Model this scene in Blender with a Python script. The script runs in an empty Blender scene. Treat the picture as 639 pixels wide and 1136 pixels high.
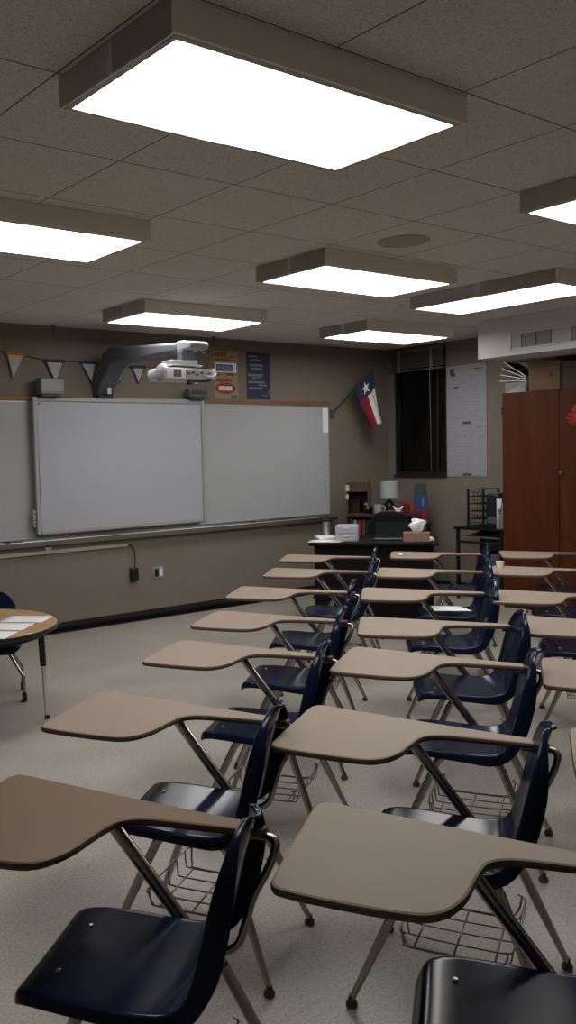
import bpy, bmesh, math, random
from mathutils import Vector, Matrix
random.seed(7)
SC = bpy.context.scene
COL = SC.collection
R = math.radians

# ------------------------------------------------------------------ materials
def mat(name, col, rough=.5, metal=0, spec=.5, var=0, scale=30, bump=0, bscale=200, emit=None, strength=0, alpha=None, coat=0):
    m = bpy.data.materials.new(name); m.use_nodes = True
    nt = m.node_tree; b = nt.nodes['Principled BSDF']
    c = (*col, 1)
    b.inputs['Base Color'].default_value = c
    b.inputs['Roughness'].default_value = rough
    b.inputs['Metallic'].default_value = metal
    b.inputs['Specular IOR Level'].default_value = spec
    b.inputs['Coat Weight'].default_value = coat
    if emit:
        b.inputs['Emission Color'].default_value = (*emit, 1); b.inputs['Emission Strength'].default_value = strength
    if var or bump:
        tc = nt.nodes.new('ShaderNodeTexCoord')
    if var:
        n = nt.nodes.new('ShaderNodeTexNoise'); n.inputs['Scale'].default_value = scale; n.inputs['Detail'].default_value = 4
        nt.links.new(tc.outputs['Object'], n.inputs['Vector'])
        mx = nt.nodes.new('ShaderNodeMix'); mx.data_type = 'RGBA'
        mx.inputs[6].default_value = tuple(max(0, v * (1 - var)) for v in col) + (1,)
        mx.inputs[7].default_value = tuple(min(1, v * (1 + var)) for v in col) + (1,)
        nt.links.new(n.outputs['Fac'], mx.inputs[0]); nt.links.new(mx.outputs[2], b.inputs['Base Color'])
    if bump:
        n2 = nt.nodes.new('ShaderNodeTexNoise'); n2.inputs['Scale'].default_value = bscale
        nt.links.new(tc.outputs['Object'], n2.inputs['Vector'])
        bp = nt.nodes.new('ShaderNodeBump'); bp.inputs['Strength'].default_value = bump; bp.inputs['Distance'].default_value = .002
        nt.links.new(n2.outputs['Fac'], bp.inputs['Height']); nt.links.new(bp.outputs['Normal'], b.inputs['Normal'])
    return m

def wood(name, c1, c2, rough=.4, stretch=(1, 1, .08), scale=14, spec=.3):
    m = mat(name, c1, rough); nt = m.node_tree; b = nt.nodes['Principled BSDF']
    tc = nt.nodes.new('ShaderNodeTexCoord'); mp = nt.nodes.new('ShaderNodeMapping'); mp.inputs['Scale'].default_value = stretch
    n = nt.nodes.new('ShaderNodeTexNoise'); n.inputs['Scale'].default_value = scale; n.inputs['Detail'].default_value = 5; n.inputs['Distortion'].default_value = .6
    r = nt.nodes.new('ShaderNodeValToRGB')
    r.color_ramp.elements[0].color = (*c1, 1); r.color_ramp.elements[1].color = (*c2, 1); b.inputs['Specular IOR Level'].default_value = spec
    r.color_ramp.elements[0].position = .3; r.color_ramp.elements[1].position = .7
    nt.links.new(tc.outputs['Object'], mp.inputs[0]); nt.links.new(mp.outputs[0], n.inputs['Vector'])
    nt.links.new(n.outputs['Fac'], r.inputs[0]); nt.links.new(r.outputs[0], b.inputs['Base Color'])
    return m

def ceiling_mat():
    m = mat('ceiling_tile', (.5, .46, .41), .95, spec=.1); nt = m.node_tree; b = nt.nodes['Principled BSDF']; L = nt.links.new
    tc = nt.nodes.new('ShaderNodeTexCoord'); sep = nt.nodes.new('ShaderNodeSeparateXYZ'); L(tc.outputs['Object'], sep.inputs[0])
    def mth(op, a, v=None):
        n = nt.nodes.new('ShaderNodeMath'); n.operation = op
        if isinstance(a, float): n.inputs[0].default_value = a
        else: L(a, n.inputs[0])
        if v is not None:
            if isinstance(v, float): n.inputs[1].default_value = v
            else: L(v, n.inputs[1])
        return n.outputs[0]
    def seam(ax, off):
        s = mth('ADD', sep.outputs[ax], -off + .609 * 40); s = mth('DIVIDE', s, .609); s = mth('FRACT', s)
        s = mth('SUBTRACT', s, .5); s = mth('ABSOLUTE', s); return s
    d = mth('MAXIMUM', seam(0, 3.242), seam(1, 2.555))
    line = mth('GREATER_THAN', d, .4945)
    n = nt.nodes.new('ShaderNodeTexNoise'); n.inputs['Scale'].default_value = 140; n.inputs['Detail'].default_value = 3
    L(tc.outputs['Object'], n.inputs['Vector'])
    n3 = nt.nodes.new('ShaderNodeTexNoise'); n3.inputs['Scale'].default_value = 1.3; L(tc.outputs['Object'], n3.inputs['Vector'])
    rr = nt.nodes.new('ShaderNodeValToRGB'); rr.color_ramp.elements[0].position = .36; rr.color_ramp.elements[1].position = .47
    rr.color_ramp.elements[0].color = (.56, .53, .48, 1); rr.color_ramp.elements[1].color = (.78, .74, .69, 1)
    L(n.outputs['Fac'], rr.inputs[0])
    mv = nt.nodes.new('ShaderNodeMix'); mv.data_type = 'RGBA'; mv.blend_type = 'MULTIPLY'; mv.inputs[0].default_value = .5
    r3 = nt.nodes.new('ShaderNodeValToRGB'); r3.color_ramp.elements[0].color = (.75, .72, .7, 1); r3.color_ramp.elements[1].color = (1, 1, 1, 1)
    L(n3.outputs['Fac'], r3.inputs[0]); L(rr.outputs[0], mv.inputs[6]); L(r3.outputs[0], mv.inputs[7])
    mx = nt.nodes.new('ShaderNodeMix'); mx.data_type = 'RGBA'; L(line, mx.inputs[0]); L(mv.outputs[2], mx.inputs[6]); mx.inputs[7].default_value = (.16, .13, .11, 1)
    L(mx.outputs[2], b.inputs['Base Color'])
    bp = nt.nodes.new('ShaderNodeBump'); bp.inputs['Strength'].default_value = .5; bp.inputs['Distance'].default_value = .002
    L(n.outputs['Fac'], bp.inputs['Height']); L(bp.outputs[0], b.inputs['Normal'])
    return m

def floor_mat():
    m = mat('vinyl_floor_tile', (.5, .47, .42), .32, spec=.45); nt = m.node_tree; b = nt.nodes['Principled BSDF']; L = nt.links.new
    tc = nt.nodes.new('ShaderNodeTexCoord')
    n = nt.nodes.new('ShaderNodeTexNoise'); n.inputs['Scale'].default_value = 90; n.inputs['Detail'].default_value = 5; L(tc.outputs['Object'], n.inputs['Vector'])
    r = nt.nodes.new('ShaderNodeValToRGB'); r.color_ramp.elements[0].position = .33; r.color_ramp.elements[1].position = .62
    r.color_ramp.elements[0].color = (.34, .31, .265, 1); r.color_ramp.elements[1].color = (.47, .445, .40, 1); L(n.outputs['Fac'], r.inputs[0])
    n2 = nt.nodes.new('ShaderNodeTexNoise'); n2.inputs['Scale'].default_value = 2.2; n2.inputs['Detail'].default_value = 3; L(tc.outputs['Object'], n2.inputs['Vector'])
    r2 = nt.nodes.new('ShaderNodeValToRGB'); r2.color_ramp.elements[0].position = .3; r2.color_ramp.elements[1].position = .7
    r2.color_ramp.elements[0].color = (.84, .82, .8, 1); r2.color_ramp.elements[1].color = (1, 1, 1, 1); L(n2.outputs['Fac'], r2.inputs[0])
    mx = nt.nodes.new('ShaderNodeMix'); mx.data_type = 'RGBA'; mx.blend_type = 'MULTIPLY'; mx.inputs[0].default_value = 1
    L(r.outputs[0], mx.inputs[6]); L(r2.outputs[0], mx.inputs[7])
    br = nt.nodes.new('ShaderNodeTexBrick'); br.offset = 0; br.inputs['Scale'].default_value = 1; br.inputs['Brick Width'].default_value = .305; br.inputs['Row Height'].default_value = .305
    br.inputs['Mortar Size'].default_value = .0012; br.inputs['Color1'].default_value = (1, 1, 1, 1); br.inputs['Color2'].default_value = (.95, .95, .95, 1); br.inputs['Mortar'].default_value = (.78, .76, .72, 1)
    L(tc.outputs['Object'], br.inputs['Vector'])
    m2 = nt.nodes.new('ShaderNodeMix'); m2.data_type = 'RGBA'; m2.blend_type = 'MULTIPLY'; m2.inputs[0].default_value = 1
    L(mx.outputs[2], m2.inputs[6]); L(br.outputs['Color'], m2.inputs[7]); L(m2.outputs[2], b.inputs['Base Color'])
    rm = nt.nodes.new('ShaderNodeMapRange'); rm.inputs[3].default_value = .28; rm.inputs[4].default_value = .45; L(n2.outputs['Fac'], rm.inputs[0]); L(rm.outputs[0], b.inputs['Roughness'])
    return m

def paper_mat(name, col, ink=(.35, .35, .38), scale=60, axis='Z'):
    m = mat(name, col, .8, spec=.2); nt = m.node_tree; b = nt.nodes['Principled BSDF']; L = nt.links.new
    tc = nt.nodes.new('ShaderNodeTexCoord')
    w = nt.nodes.new('ShaderNodeTexWave'); w.wave_type = 'BANDS'; w.bands_direction = axis; w.inputs['Scale'].default_value = scale; w.inputs['Distortion'].default_value = 0
    n = nt.nodes.new('ShaderNodeTexNoise'); n.inputs['Scale'].default_value = 18; L(tc.outputs['Object'], n.inputs['Vector']); L(tc.outputs['Object'], w.inputs['Vector'])
    g = nt.nodes.new('ShaderNodeMath'); g.operation = 'GREATER_THAN'; g.inputs[1].default_value = .8; L(w.outputs['Fac'], g.inputs[0])
    g2 = nt.nodes.new('ShaderNodeMath'); g2.operation = 'GREATER_THAN'; g2.inputs[1].default_value = .5; L(n.outputs['Fac'], g2.inputs[0])
    mu = nt.nodes.new('ShaderNodeMath'); mu.operation = 'MULTIPLY'; L(g.outputs[0], mu.inputs[0]); L(g2.outputs[0], mu.inputs[1])
    mx = nt.nodes.new('ShaderNodeMix'); mx.data_type = 'RGBA'; L(mu.outputs[0], mx.inputs[0]); mx.inputs[6].default_value = (*col, 1); mx.inputs[7].default_value = (*ink, 1)
    L(mx.outputs[2], b.inputs['Base Color'])
    return m

M = dict(
    ceiling=ceiling_mat(), floor=floor_mat(),
    wall=mat('painted_block_wall', (.19, .165, .13), .75, spec=.25, var=.05, scale=2.5, bump=.15, bscale=90),
    bouncewall=mat('unseen_bounce_wall', (.55, .50, .44), .8, spec=.2, var=.04, scale=2.5),  # walls out of view, paled to bounce light back into the room
    base=mat('black_vinyl_base', (.008, .008, .008), .4),
    navy=mat('navy_polypropylene', (.0065, .011, .035), .17, spec=.16),
    tan=mat('tan_laminate', (.29, .228, .178), .5, spec=.2, var=.06, scale=9, bump=.05, bscale=300),
    tan_edge=mat('brown_moulded_edge', (.13, .09, .068), .5, spec=.25),
    brown=mat('worn_brown_laminate', (.165, .10, .045), .45, spec=.25, var=.08, scale=7),
    brown_edge=mat('dark_brown_edge', (.11, .06, .035), .4),
    steel=mat('nickel_plated_steel', (.42, .39, .35), .27, 1, var=.1, scale=20),
    wire=mat('steel_wire', (.30, .28, .25), .35, 1),
    glide=mat('brown_rubber_glide', (.05, .035, .03), .5),
    chrome=mat('chrome', (.75, .74, .72), .1, 1),
    housing=mat('white_painted_steel_housing', (.85, .80, .75), .6, var=.03, scale=5),
    lip=mat('light_lens_frame', (.5, .48, .45), .5),
    diffuser=mat('lit_acrylic_lens', (.9, .9, .9), .4, emit=(1, .985, .96), strength=6.0),
    board=mat('white_enamel_board', (.385, .395, .41), .22, spec=.4, var=.02, scale=3),
    iboard=mat('interactive_board_surface', (.385, .395, .43), .35, spec=.35),
    alu=mat('brushed_aluminium', (.42, .42, .41), .4, .7),
    greyplastic=mat('grey_plastic', (.33, .33, .33), .45),
    midgrey=mat('speaker_grey_plastic', (.17, .17, .175), .5),
    darkgrey=mat('dark_grey_plastic', (.075, .08, .095), .4),
    boomgrey=mat('mid_grey_plastic', (.22, .225, .24), .4),
    silver=mat('silver_plastic', (.45, .46, .48), .35, .3),
    whiteplastic=mat('white_plastic', (.72, .73, .75), .35),
    black=mat('black_plastic', (.008, .008, .009), .4),
    blackwood=mat('black_desk_laminate', (.006, .005, .005), .55, spec=.15, var=.2, scale=20),
    trimwood=wood('oak_rail', (.16, .075, .035), (.24, .12, .06), .5, (.08, 1, 1)),
    wardrobe=wood('reddish_brown_veneer', (.055, .014, .005), (.085, .024, .009), .45, (1, 1, .09), 9, .15),
    oak=wood('oak_laminate_top', (.33, .19, .075), (.44, .27, .12), .35, (1, .12, 1), 10),
    shelfwood=wood('dark_bookcase_wood', (.022, .012, .008), (.038, .02, .012), .5),
    cubbywood=wood('brown_box_wood', (.05, .026, .014), (.08, .042, .022), .5),
    card=mat('corrugated_cardboard', (.15, .085, .038), .85, var=.08, scale=8),
    darkcard=mat('dark_storage_box', (.045, .03, .025), .7, var=.1, scale=8),
    beige=mat('beige_raceway_plastic', (.48, .42, .33), .5),
    paper=paper_mat('printed_paper', (.72, .72, .74), (.6, .6, .64), 26, 'Y'),
    plain=mat('white_paper', (.80, .80, .80), .8),
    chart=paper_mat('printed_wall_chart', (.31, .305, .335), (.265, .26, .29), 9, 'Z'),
    ink=mat('dark_printing', (.07, .07, .08), .8), greyink=mat('grey_printing', (.25, .24, .27), .8),
    glass=mat('night_window_glass', (.002, .002, .003), .06, spec=.5),
    bronze=mat('dark_bronze_frame', (.02, .018, .016), .45, .3),
    blind=mat('raised_blind_slats', (.10, .095, .09), .55), tape=mat('blind_ladder_tape', (.22, .215, .20), .8),
    soffit=mat('white_painted_duct', (.64, .63, .65), .6, var=.02, scale=4),
    louvre=mat('grey_grille', (.22, .22, .235), .5), louvrel=mat('light_grille_section', (.40, .39, .40), .5), dark=mat('dark_void', (.03, .03, .034), .8),
    flagblue=mat('navy_flag_cloth', (.012, .018, .06), .85), flagred=mat('red_flag_cloth', (.20, .008, .02), .85), flagwhite=mat('white_flag_cloth', (.62, .60, .58), .85),
    yellowpaper=mat('yellow_poster_paper', (.30, .22, .10), .7, var=.05, scale=12), redink=mat('red_printing', (.27, .03, .015), .7), orangeink=mat('orange_printing', (.28, .09, .02), .7),
    blueposter=mat('blue_poster_paper', (.008, .013, .045), .6), paleink=mat('pale_printing', (.20, .21, .25), .7), blueink=mat('blue_printing', (.06, .09, .22), .7),
    red=mat('red_block', (.26, .025, .015), .5), yellow=mat('yellow_block', (.26, .19, .04), .5), green=mat('green_block', (.01, .05, .03), .5), blue=mat('blue_block', (.008, .045, .15), .5), magenta=mat('magenta_block', (.13, .008, .045), .5),
    shade=mat('white_lampshade', (.33, .33, .355), .8), ceramic=mat('white_ceramic', (.34, .33, .32), .3),
    pinkbox=mat('pinkish_tissue_carton', (.27, .15, .115), .7, var=.25, scale=25), tissue=mat('white_tissue', (.85, .85, .86), .9),
    clearplastic=mat('frosted_drawer_plastic', (.45, .45, .52), .3), tumbler=mat('silver_tumbler', (.42, .42, .42), .3, .6),
    bookred=mat('red_book_cloth', (.25, .02, .02), .7), bookwhite=mat('pale_book_cover', (.42, .44, .42), .7), bookgreen=mat('dark_green_book_cover', (.03, .06, .05), .7), bookbrown=mat('dark_brown_book_cover', (.07, .04, .03), .7),
    officefabric=mat('black_office_fabric', (.006, .007, .008), .85, spec=.15, bump=.3, bscale=300),
    mesh_black=mat('black_steel_wire', (.008, .008, .009), .5, .2),
    pennant=mat('cream_pennant_felt', (.42, .41, .38), .9), pennant_o=mat('orange_pennant_edge', (.36, .16, .04), .9), pennant_b=mat('navy_pennant_edge', (.03, .035, .09), .9), string=mat('bunting_string', (.12, .11, .09), .9),
    leaf=mat('red_orange_silk_petals', (.30, .022, .012), .7, var=.3, scale=30), leaf2=mat('orange_silk_petals', (.33, .07, .01), .7), ribbon=mat('grey_ribbon', (.22, .20, .19), .8),
    brass=mat('dull_brass_knob', (.20, .17, .12), .4, .8), stain=mat('tan_ceiling_disc', (.42, .375, .31), .95, var=.1, scale=30),
    teal=mat('pale_blue_toy', (.42, .45, .55), .6),
)

# ------------------------------------------------------------------ mesh helpers
class MB:
    def __init__(s): s.v = []; s.f = []; s.m = []
    def add(s, vs, fs, mi=0):
        o = len(s.v); s.v += [tuple(v) for v in vs]; s.f += [tuple(i + o for i in f) for f in fs]; s.m += [mi] * len(fs); return s
    def box(s, x0, x1, y0, y1, z0, z1, mi=0):
        vs = [(x, y, z) for z in (z0, z1) for y in (y0, y1) for x in (x0, x1)]
        return s.add(vs, [(0, 2, 3, 1), (4, 5, 7, 6), (0, 1, 5, 4), (2, 6, 7, 3), (0, 4, 6, 2), (1, 3, 7, 5)], mi)
    def tube(s, pts, r=.01, n=10, mi=0, cap=True, closed=False):
        P = [Vector(p) for p in pts]; k = len(P); rs = r if isinstance(r, (list, tuple)) else [r] * k
        T = []
        for i in range(k):
            a = P[(i - 1) % k] if closed or i > 0 else P[i]; b = P[(i + 1) % k] if closed or i < k - 1 else P[i]
            T.append((b - a).normalized())
        up = Vector((0, 0, 1)) if abs(T[0].z) < .9 else Vector((1, 0, 0))
        N = (up - T[0] * up.dot(T[0])).normalized(); vs = []
        for i in range(k):
            if i: N = (N - T[i] * N.dot(T[i])).normalized()
            Bv = T[i].cross(N)
            for j in range(n):
                a = 2 * math.pi * j / n; vs.append(P[i] + (N * math.cos(a) + Bv * math.sin(a)) * rs[i])
        fs = []
        for i in range(k if closed else k - 1):
            for j in range(n):
                a, b = i * n + j, i * n + (j + 1) % n; c, d = ((i + 1) % k) * n + (j + 1) % n, ((i + 1) % k) * n + j
                fs.append((a, b, c, d))
        if cap and not closed: fs += [tuple(range(n))[::-1], tuple((k - 1) * n + j for j in range(n))]
        return s.add(vs, fs, mi)
    def lathe(s, prof, n=24, c=(0, 0, 0), mi=0):
        vs = []; fs = []; k = len(prof)
        for r, z in prof:
            for j in range(n):
                a = 2 * math.pi * j / n; vs.append((c[0] + r * math.cos(a), c[1] + r * math.sin(a), c[2] + z))
        for i in range(k - 1):
            for j in range(n): fs.append((i * n + j, i * n + (j + 1) % n, (i + 1) * n + (j + 1) % n, (i + 1) * n + j))
        fs += [tuple(range(n))[::-1], tuple((k - 1) * n + j for j in range(n))]
        return s.add(vs, fs, mi)
    def layers(s, outs, mi=0, mi_cap=None):
        """stack of closed loops (same count) -> skin with caps at first and last"""
        n = len(outs[0]); vs = [p for o in outs for p in o]; fs = []
        for i in range(len(outs) - 1):
            for j in range(n): fs.append((i * n + j, i * n + (j + 1) % n, (i + 1) * n + (j + 1) % n, (i + 1) * n + j))
        s.add(vs, fs, mi)
        s.add(outs[0], [tuple(range(n))[::-1]], mi); s.add(outs[-1], [tuple(range(n))], mi if mi_cap is None else mi_cap)
        return s
    def prism(s, pts, h0, h1, axis='z', mi=0):
        def e(p, h): return (p[0], p[1], h) if axis == 'z' else ((h, p[0], p[1]) if axis == 'x' else (p[0], h, p[1]))
        return s.layers([[e(p, h0) for p in pts], [e(p, h1) for p in pts]], mi)
    def build(s, name, mats, parent=None, smooth=False, bevel=0, seg=2, sub=0, weld=True, loc=None):
        me = bpy.data.meshes.new(name); me.from_pydata(s.v, [], s.f)
        if not isinstance(mats, (list, tuple)): mats = [mats]
        for m in mats: me.materials.append(m)
        me.polygons.foreach_set('material_index', s.m)
        bm = bmesh.new(); bm.from_mesh(me)
        if weld: bmesh.ops.remove_doubles(bm, verts=bm.verts, dist=1e-6)
        bmesh.ops.recalc_face_normals(bm, faces=bm.faces); bm.to_mesh(me); bm.free()
        o = bpy.data.objects.new(name, me); COL.objects.link(o)
        if parent: o.parent = parent
        if loc: o.location = loc
        if bevel:
            b = o.modifiers.new('bevel', 'BEVEL'); b.width = bevel; b.segments = seg; b.limit_method = 'ANGLE'; b.angle_limit = R(40)
        if smooth or bevel:
            for p in me.polygons: p.use_smooth = len(p.vertices) <= 12      # flat caps stay flat
            if not smooth or smooth == 'auto':
                mark_sharp(me, 40)
        return o

def mark_sharp(me, deg):
    bm = bmesh.new(); bm.from_mesh(me)
    for e in bm.edges:
        if len(e.link_faces) == 2 and e.calc_face_angle(0) > R(deg): e.smooth = False
    bm.to_mesh(me); bm.free()

def catmull(pts, n=6, closed=False):
    P = [Vector(p) for p in pts]; k = len(P); out = []
    for i in range(k if closed else k - 1):
        p0 = P[(i - 1) % k] if closed or i else P[0] * 2 - P[1]; p1 = P[i]; p2 = P[(i + 1) % k]
        p3 = P[(i + 2) % k] if closed or i < k - 2 else P[-1] * 2 - P[-2]
        for j in range(n):
            t = j / n
            out.append(.5 * ((2 * p1) + (p2 - p0) * t + (2 * p0 - 5 * p1 + 4 * p2 - p3) * t * t + (3 * p1 - p0 - 3 * p2 + p3) * t ** 3))
    if not closed: out.append(P[-1])
    return out

def inset(loop, d):
    n = len(loop); out = []
    area = sum(loop[i][0] * loop[(i + 1) % n][1] - loop[(i + 1) % n][0] * loop[i][1] for i in range(n))
    sg = 1 if area > 0 else -1
    for i in range(n):
        a, b = loop[i - 1], loop[(i + 1) % n]; tx, ty = b[0] - a[0], b[1] - a[1]; l = math.hypot(tx, ty) or 1
        out.append((loop[i][0] - sg * ty / l * d, loop[i][1] + sg * tx / l * d))
    return out

def thing(name, label, cat, loc=(0, 0, 0), rz=0, group=None):
    o = bpy.data.objects.new(name, None); COL.objects.link(o); o.empty_display_size = .1
    o.location = loc; o.rotation_euler = (0, 0, rz); return tag(o, label, cat, group)
def tag(o, label, cat, group=None):
    o['label'] = label; o['category'] = cat
    if group: o['group'] = group
    return o
def struct(o): o['kind'] = 'structure'; return o
def copy_tree(o, parent=None):
    c = o.copy(); COL.objects.link(c)
    if parent: c.parent = parent; c.matrix_parent_inverse = o.matrix_parent_inverse.copy()
    for ch in list(o.children): copy_tree(ch, c)
    return c
def rot2(p, a): return (p[0] * math.cos(a) - p[1] * math.sin(a), p[0] * math.sin(a) + p[1] * math.cos(a))

# ------------------------------------------------------------------ room shell
XA, YB, HC = 8.40, 7.33, 2.79
X0, Y0 = -1.6, -2.0
struct(MB().box(X0 - .1, XA + .3, Y0 - .1, YB + .2, -.1, 0).build('floor', M['floor']))
struct(MB().box(X0 - .1, XA + .3, Y0 - .1, YB + .2, HC, HC + .1).build('ceiling', M['ceiling']))
struct(MB().box(X0 - .1, XA + .3, YB, YB + .15, 0, HC).build('wall_front', M['wall']))
struct(MB().box(X0 - .1, X0, Y0, YB, 0, HC).build('wall_left', M['bouncewall']))
struct(MB().box(X0 - .1, XA + .3, Y0 - .1, Y0, 0, HC).build('wall_back', M['bouncewall']))
WY0, WY1, WZ0, WZ1 = 6.475, 7.235, 1.30, 2.755            # the window opening
w = MB()
w.box(XA, XA + .16, Y0, WY0, 0, HC).box(XA, XA + .16, WY1, YB + .15, 0, HC).box(XA, XA + .16, WY0, WY1, 0, WZ0).box(XA, XA + .16, WY0, WY1, WZ1, HC)
struct(w.build('wall_right', M['wall']))
struct(MB().box(X0, XA, YB - .012, YB, 0, .10).box(X0, XA, YB - .017, YB - .012, 0, .012).build('baseboard_front', M['base'], bevel=.003))
struct(MB().box(XA - .012, XA, Y0, YB - .02, 0, .10).box(XA - .017, XA - .012, Y0, YB - .02, 0, .012).build('baseboard_right', M['base'], bevel=.003))
# window : dark frame, two sashes of night-black glass
wn = bpy.data.objects.new('window_1', None); COL.objects.link(wn); wn.location = (XA, WY0, WZ0); struct(wn)
LW, HW = WY1 - WY0, WZ1 - WZ0
fr = MB().box(.02, .14, 0, .035, 0, HW).box(.02, .14, LW - .035, LW, 0, HW).box(.02, .14, .035, LW - .035, 0, .035).box(.02, .14, .035, LW - .035, HW - .035, HW)
fr.build('window_frame', M['bronze'], wn, bevel=.003)
MB().box(.05, .09, .155, .18, .035, HW - .035).build('mullion', M['bronze'], wn, bevel=.003)
MB().box(.07, .076, .035, .155, .035, HW - .035).build('window_pane', M['glass'], wn)
MB().box(.07, .076, .18, LW - .035, .035, HW - .035).build('window_pane', M['glass'], wn)
MB().box(-.03, .02, .0, LW, -.02, .0).build('window_sill', M['bronze'], wn, bevel=.003)
MB().box(.03, .06, LW - .03, LW - .015, .17, .20).build('window_latch', M['silver'], wn, bevel=.002)
# raised blind with two ladder tapes
bl = thing('window_blind', 'raised dark venetian blind bunched at the top of the black window', 'blind', (XA - .06, WY0 + .005, 2.50))
MB().box(.0, .055, 0, .75, .215, .262).build('head_rail', M['blind'], bl, bevel=.004)
s = MB()
for i in range(16): s.box(.004, .052, .005, .745, .035 + i * .0112, .035 + i * .0112 + .007)
s.build('slat_stack', M['blind'], bl)
MB().box(.0, .055, .003, .747, .0, .022).build('bottom_rail', M['blind'], bl, bevel=.004)
for y in (.135, .60): MB().box(-.006, .0, y, y + .04, .0, .255).build('ladder_tape', M['tape'], bl)
MB().tube([(-.004, .175, .02), (-.004, .17, -.4), (-.002, .165, -1.15)], .0035, 6).build('pull_cord', M['tape'], bl, smooth=True)

# ------------------------------------------------------------------ ceiling lights
def ceiling_light(cx, cy, lx, ly, label):
    t = thing('ceiling_light', label, 'light', (cx, cy, HC), 0, 'lit box ceiling lights')
    ox, oy, z = lx / 2 + .032, ly / 2 + .032, -.098
    h = MB(); th = .012
    h.box(-ox, ox, -oy, -oy + th, z, 0).box(-ox, ox, oy - th, oy, z, 0).box(-ox, -ox + th, -oy + th, oy - th, z, 0).box(ox - th, ox, -oy + th, oy - th, z, 0).box(-ox + th, ox - th, -oy + th, oy - th, -.012, 0)
    h.build('housing', M['housing'], t, bevel=.003)
    ix, iy = lx / 2, ly / 2; f = MB()
    f.box(-ox + th, ox - th, -oy + th, -iy, z - .002, z + .012).box(-ox + th, ox - th, iy, oy - th, z - .002, z + .012).box(-ox + th, -ix, -iy, iy, z - .002, z + .012).box(ix, ox - th, -iy, iy, z - .002, z + .012)
    f.build('lens_frame', M['lip'], t, bevel=.002)
    MB().box(-ix, ix, -iy, iy, z + .002, z + .008).build('diffuser', M['diffuser'], t)
    return t
LX, LY = 1.166, .565
for x, y, lx, ly, lb in [
    (1.466, 1.988, LX, LY, 'big lit ceiling light nearest the camera at the top of the view'),
    (1.461, 3.912, LX, LY, 'lit ceiling light cut off by the left edge'),
    (3.903, 3.868, LX, LY, 'lit ceiling light in the middle beside the round ceiling disc'),
    (3.909, 5.791, LX, LY, 'lit ceiling light above the projector arm'),
    (6.291, 5.716, LX, LY, 'small far lit ceiling light above the flag corner'),
    (5.705, 3.487, LY, 1.20, 'long lit ceiling light turned sideways beside the white duct'),
    (3.895, 1.955, LX, LY, 'lit ceiling light cut off by the right edge')]:
    ceiling_light(x + lx / 2, y + ly / 2, lx, ly, lb)
d = thing('ceiling_disc', 'round faint tan speaker disc set in the ceiling tiles', 'speaker', (4.15, 3.49, HC))
MB().lathe([(.145, 0), (.15, -.003), (.145, -.006), (.0, -.007)], 32).build('grille', M['stain'], d, smooth='auto')

# ------------------------------------------------------------------ student desks
DESKS = 'navy tablet-arm student desks'
def shell_bm():
    prof = [(.268, .412, .145), (.262, .428, .168), (.245, .439, .184), (.19, .443, .196), (.10, .437, .202), (0, .428, .203), (-.07, .427, .198),
            (-.122, .437, .190), (-.153, .468, .183), (-.171, .525, .180), (-.186, .59, .184), (-.201, .655, .182), (-.214, .705, .168), (-.225, .742, .143), (-.234, .770, .110), (-.240, .787, .075), (-.243, .795, .04)]
    us = [-1, -.93, -.8, -.6, -.4, -.2, 0, .2, .4, .6, .8, .93, 1]
    k = len(us); n = len(prof); G = []; NM = []; DP = []
    for i, (y, z, hw) in enumerate(prof):
        p, q = prof[max(0, i - 1)], prof[min(n - 1, i + 1)]
        ty, tz = q[0] - p[0], q[1] - p[1]; l = math.hypot(ty, tz); ny, nz = tz / l, -ty / l
        if i < 2: ny, nz = 0, 1
        if i > 14: ny, nz = .97, .2
        NM.append((ny, nz)); DP.append(.030 if i < 6 else (.045 if i < 9 else (.058 if i < 12 else max(.016, .058 - (i - 11) * .011))))
        wrap = (.003, .003, .003, .003, .003, .004, .006, .010)[i] if i < 8 else .022
        G.append([Vector((u * hw, y + ny * wrap * u * u, z + nz * wrap * u * u)) for u in us])
    vs = [p for r in G for p in r]
    fs = [(i * k + j, i * k + j + 1, (i + 1) * k + j + 1, (i + 1) * k + j) for i in range(n - 1) for j in range(k - 1)]
    ring = [(0, j) for j in range(k)] + [(i, k - 1) for i in range(1, n)] + [(n - 1, j) for j in range(k - 2, -1, -1)] + [(i, 0) for i in range(n - 2, 0, -1)]
    base = [i * k + j for i, j in ring]
    def out(i, j):
        v = Vector((0, 0, 0))
        if j == k - 1: v += Vector((1, 0, 0))
        if j == 0: v -= Vector((1, 0, 0))
        if i == 0: v += Vector((0, 1, 0))
        if i == n - 1: v += Vector((0, -.2, 1))
        return v.normalized()
    prev = base
    for o_, d_ in ((.006, .004), (.009, .013), (.010, None)):
        cur = []
        for (i, j) in ring:
            nv = Vector((0, *NM[i])); d2 = DP[i] if d_ is None else d_
            cur.append(len(vs)); vs.append(G[i][j] + out(i, j) * o_ - nv * d2)
        m_ = len(ring)
        fs += [(prev[a_], prev[(a_ + 1) % m_], cur[(a_ + 1) % m_], cur[a_]) for a_ in range(m_)]
        prev = cur
    return MB().add(vs, fs)
def bake(o):
    bpy.context.view_layer.update(); dg = bpy.context.evaluated_depsgraph_get()
    me = bpy.data.meshes.new_from_object(o.evaluated_get(dg)); o.modifiers.clear(); o.data = me
    for p in me.polygons: p.use_smooth = True

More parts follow.
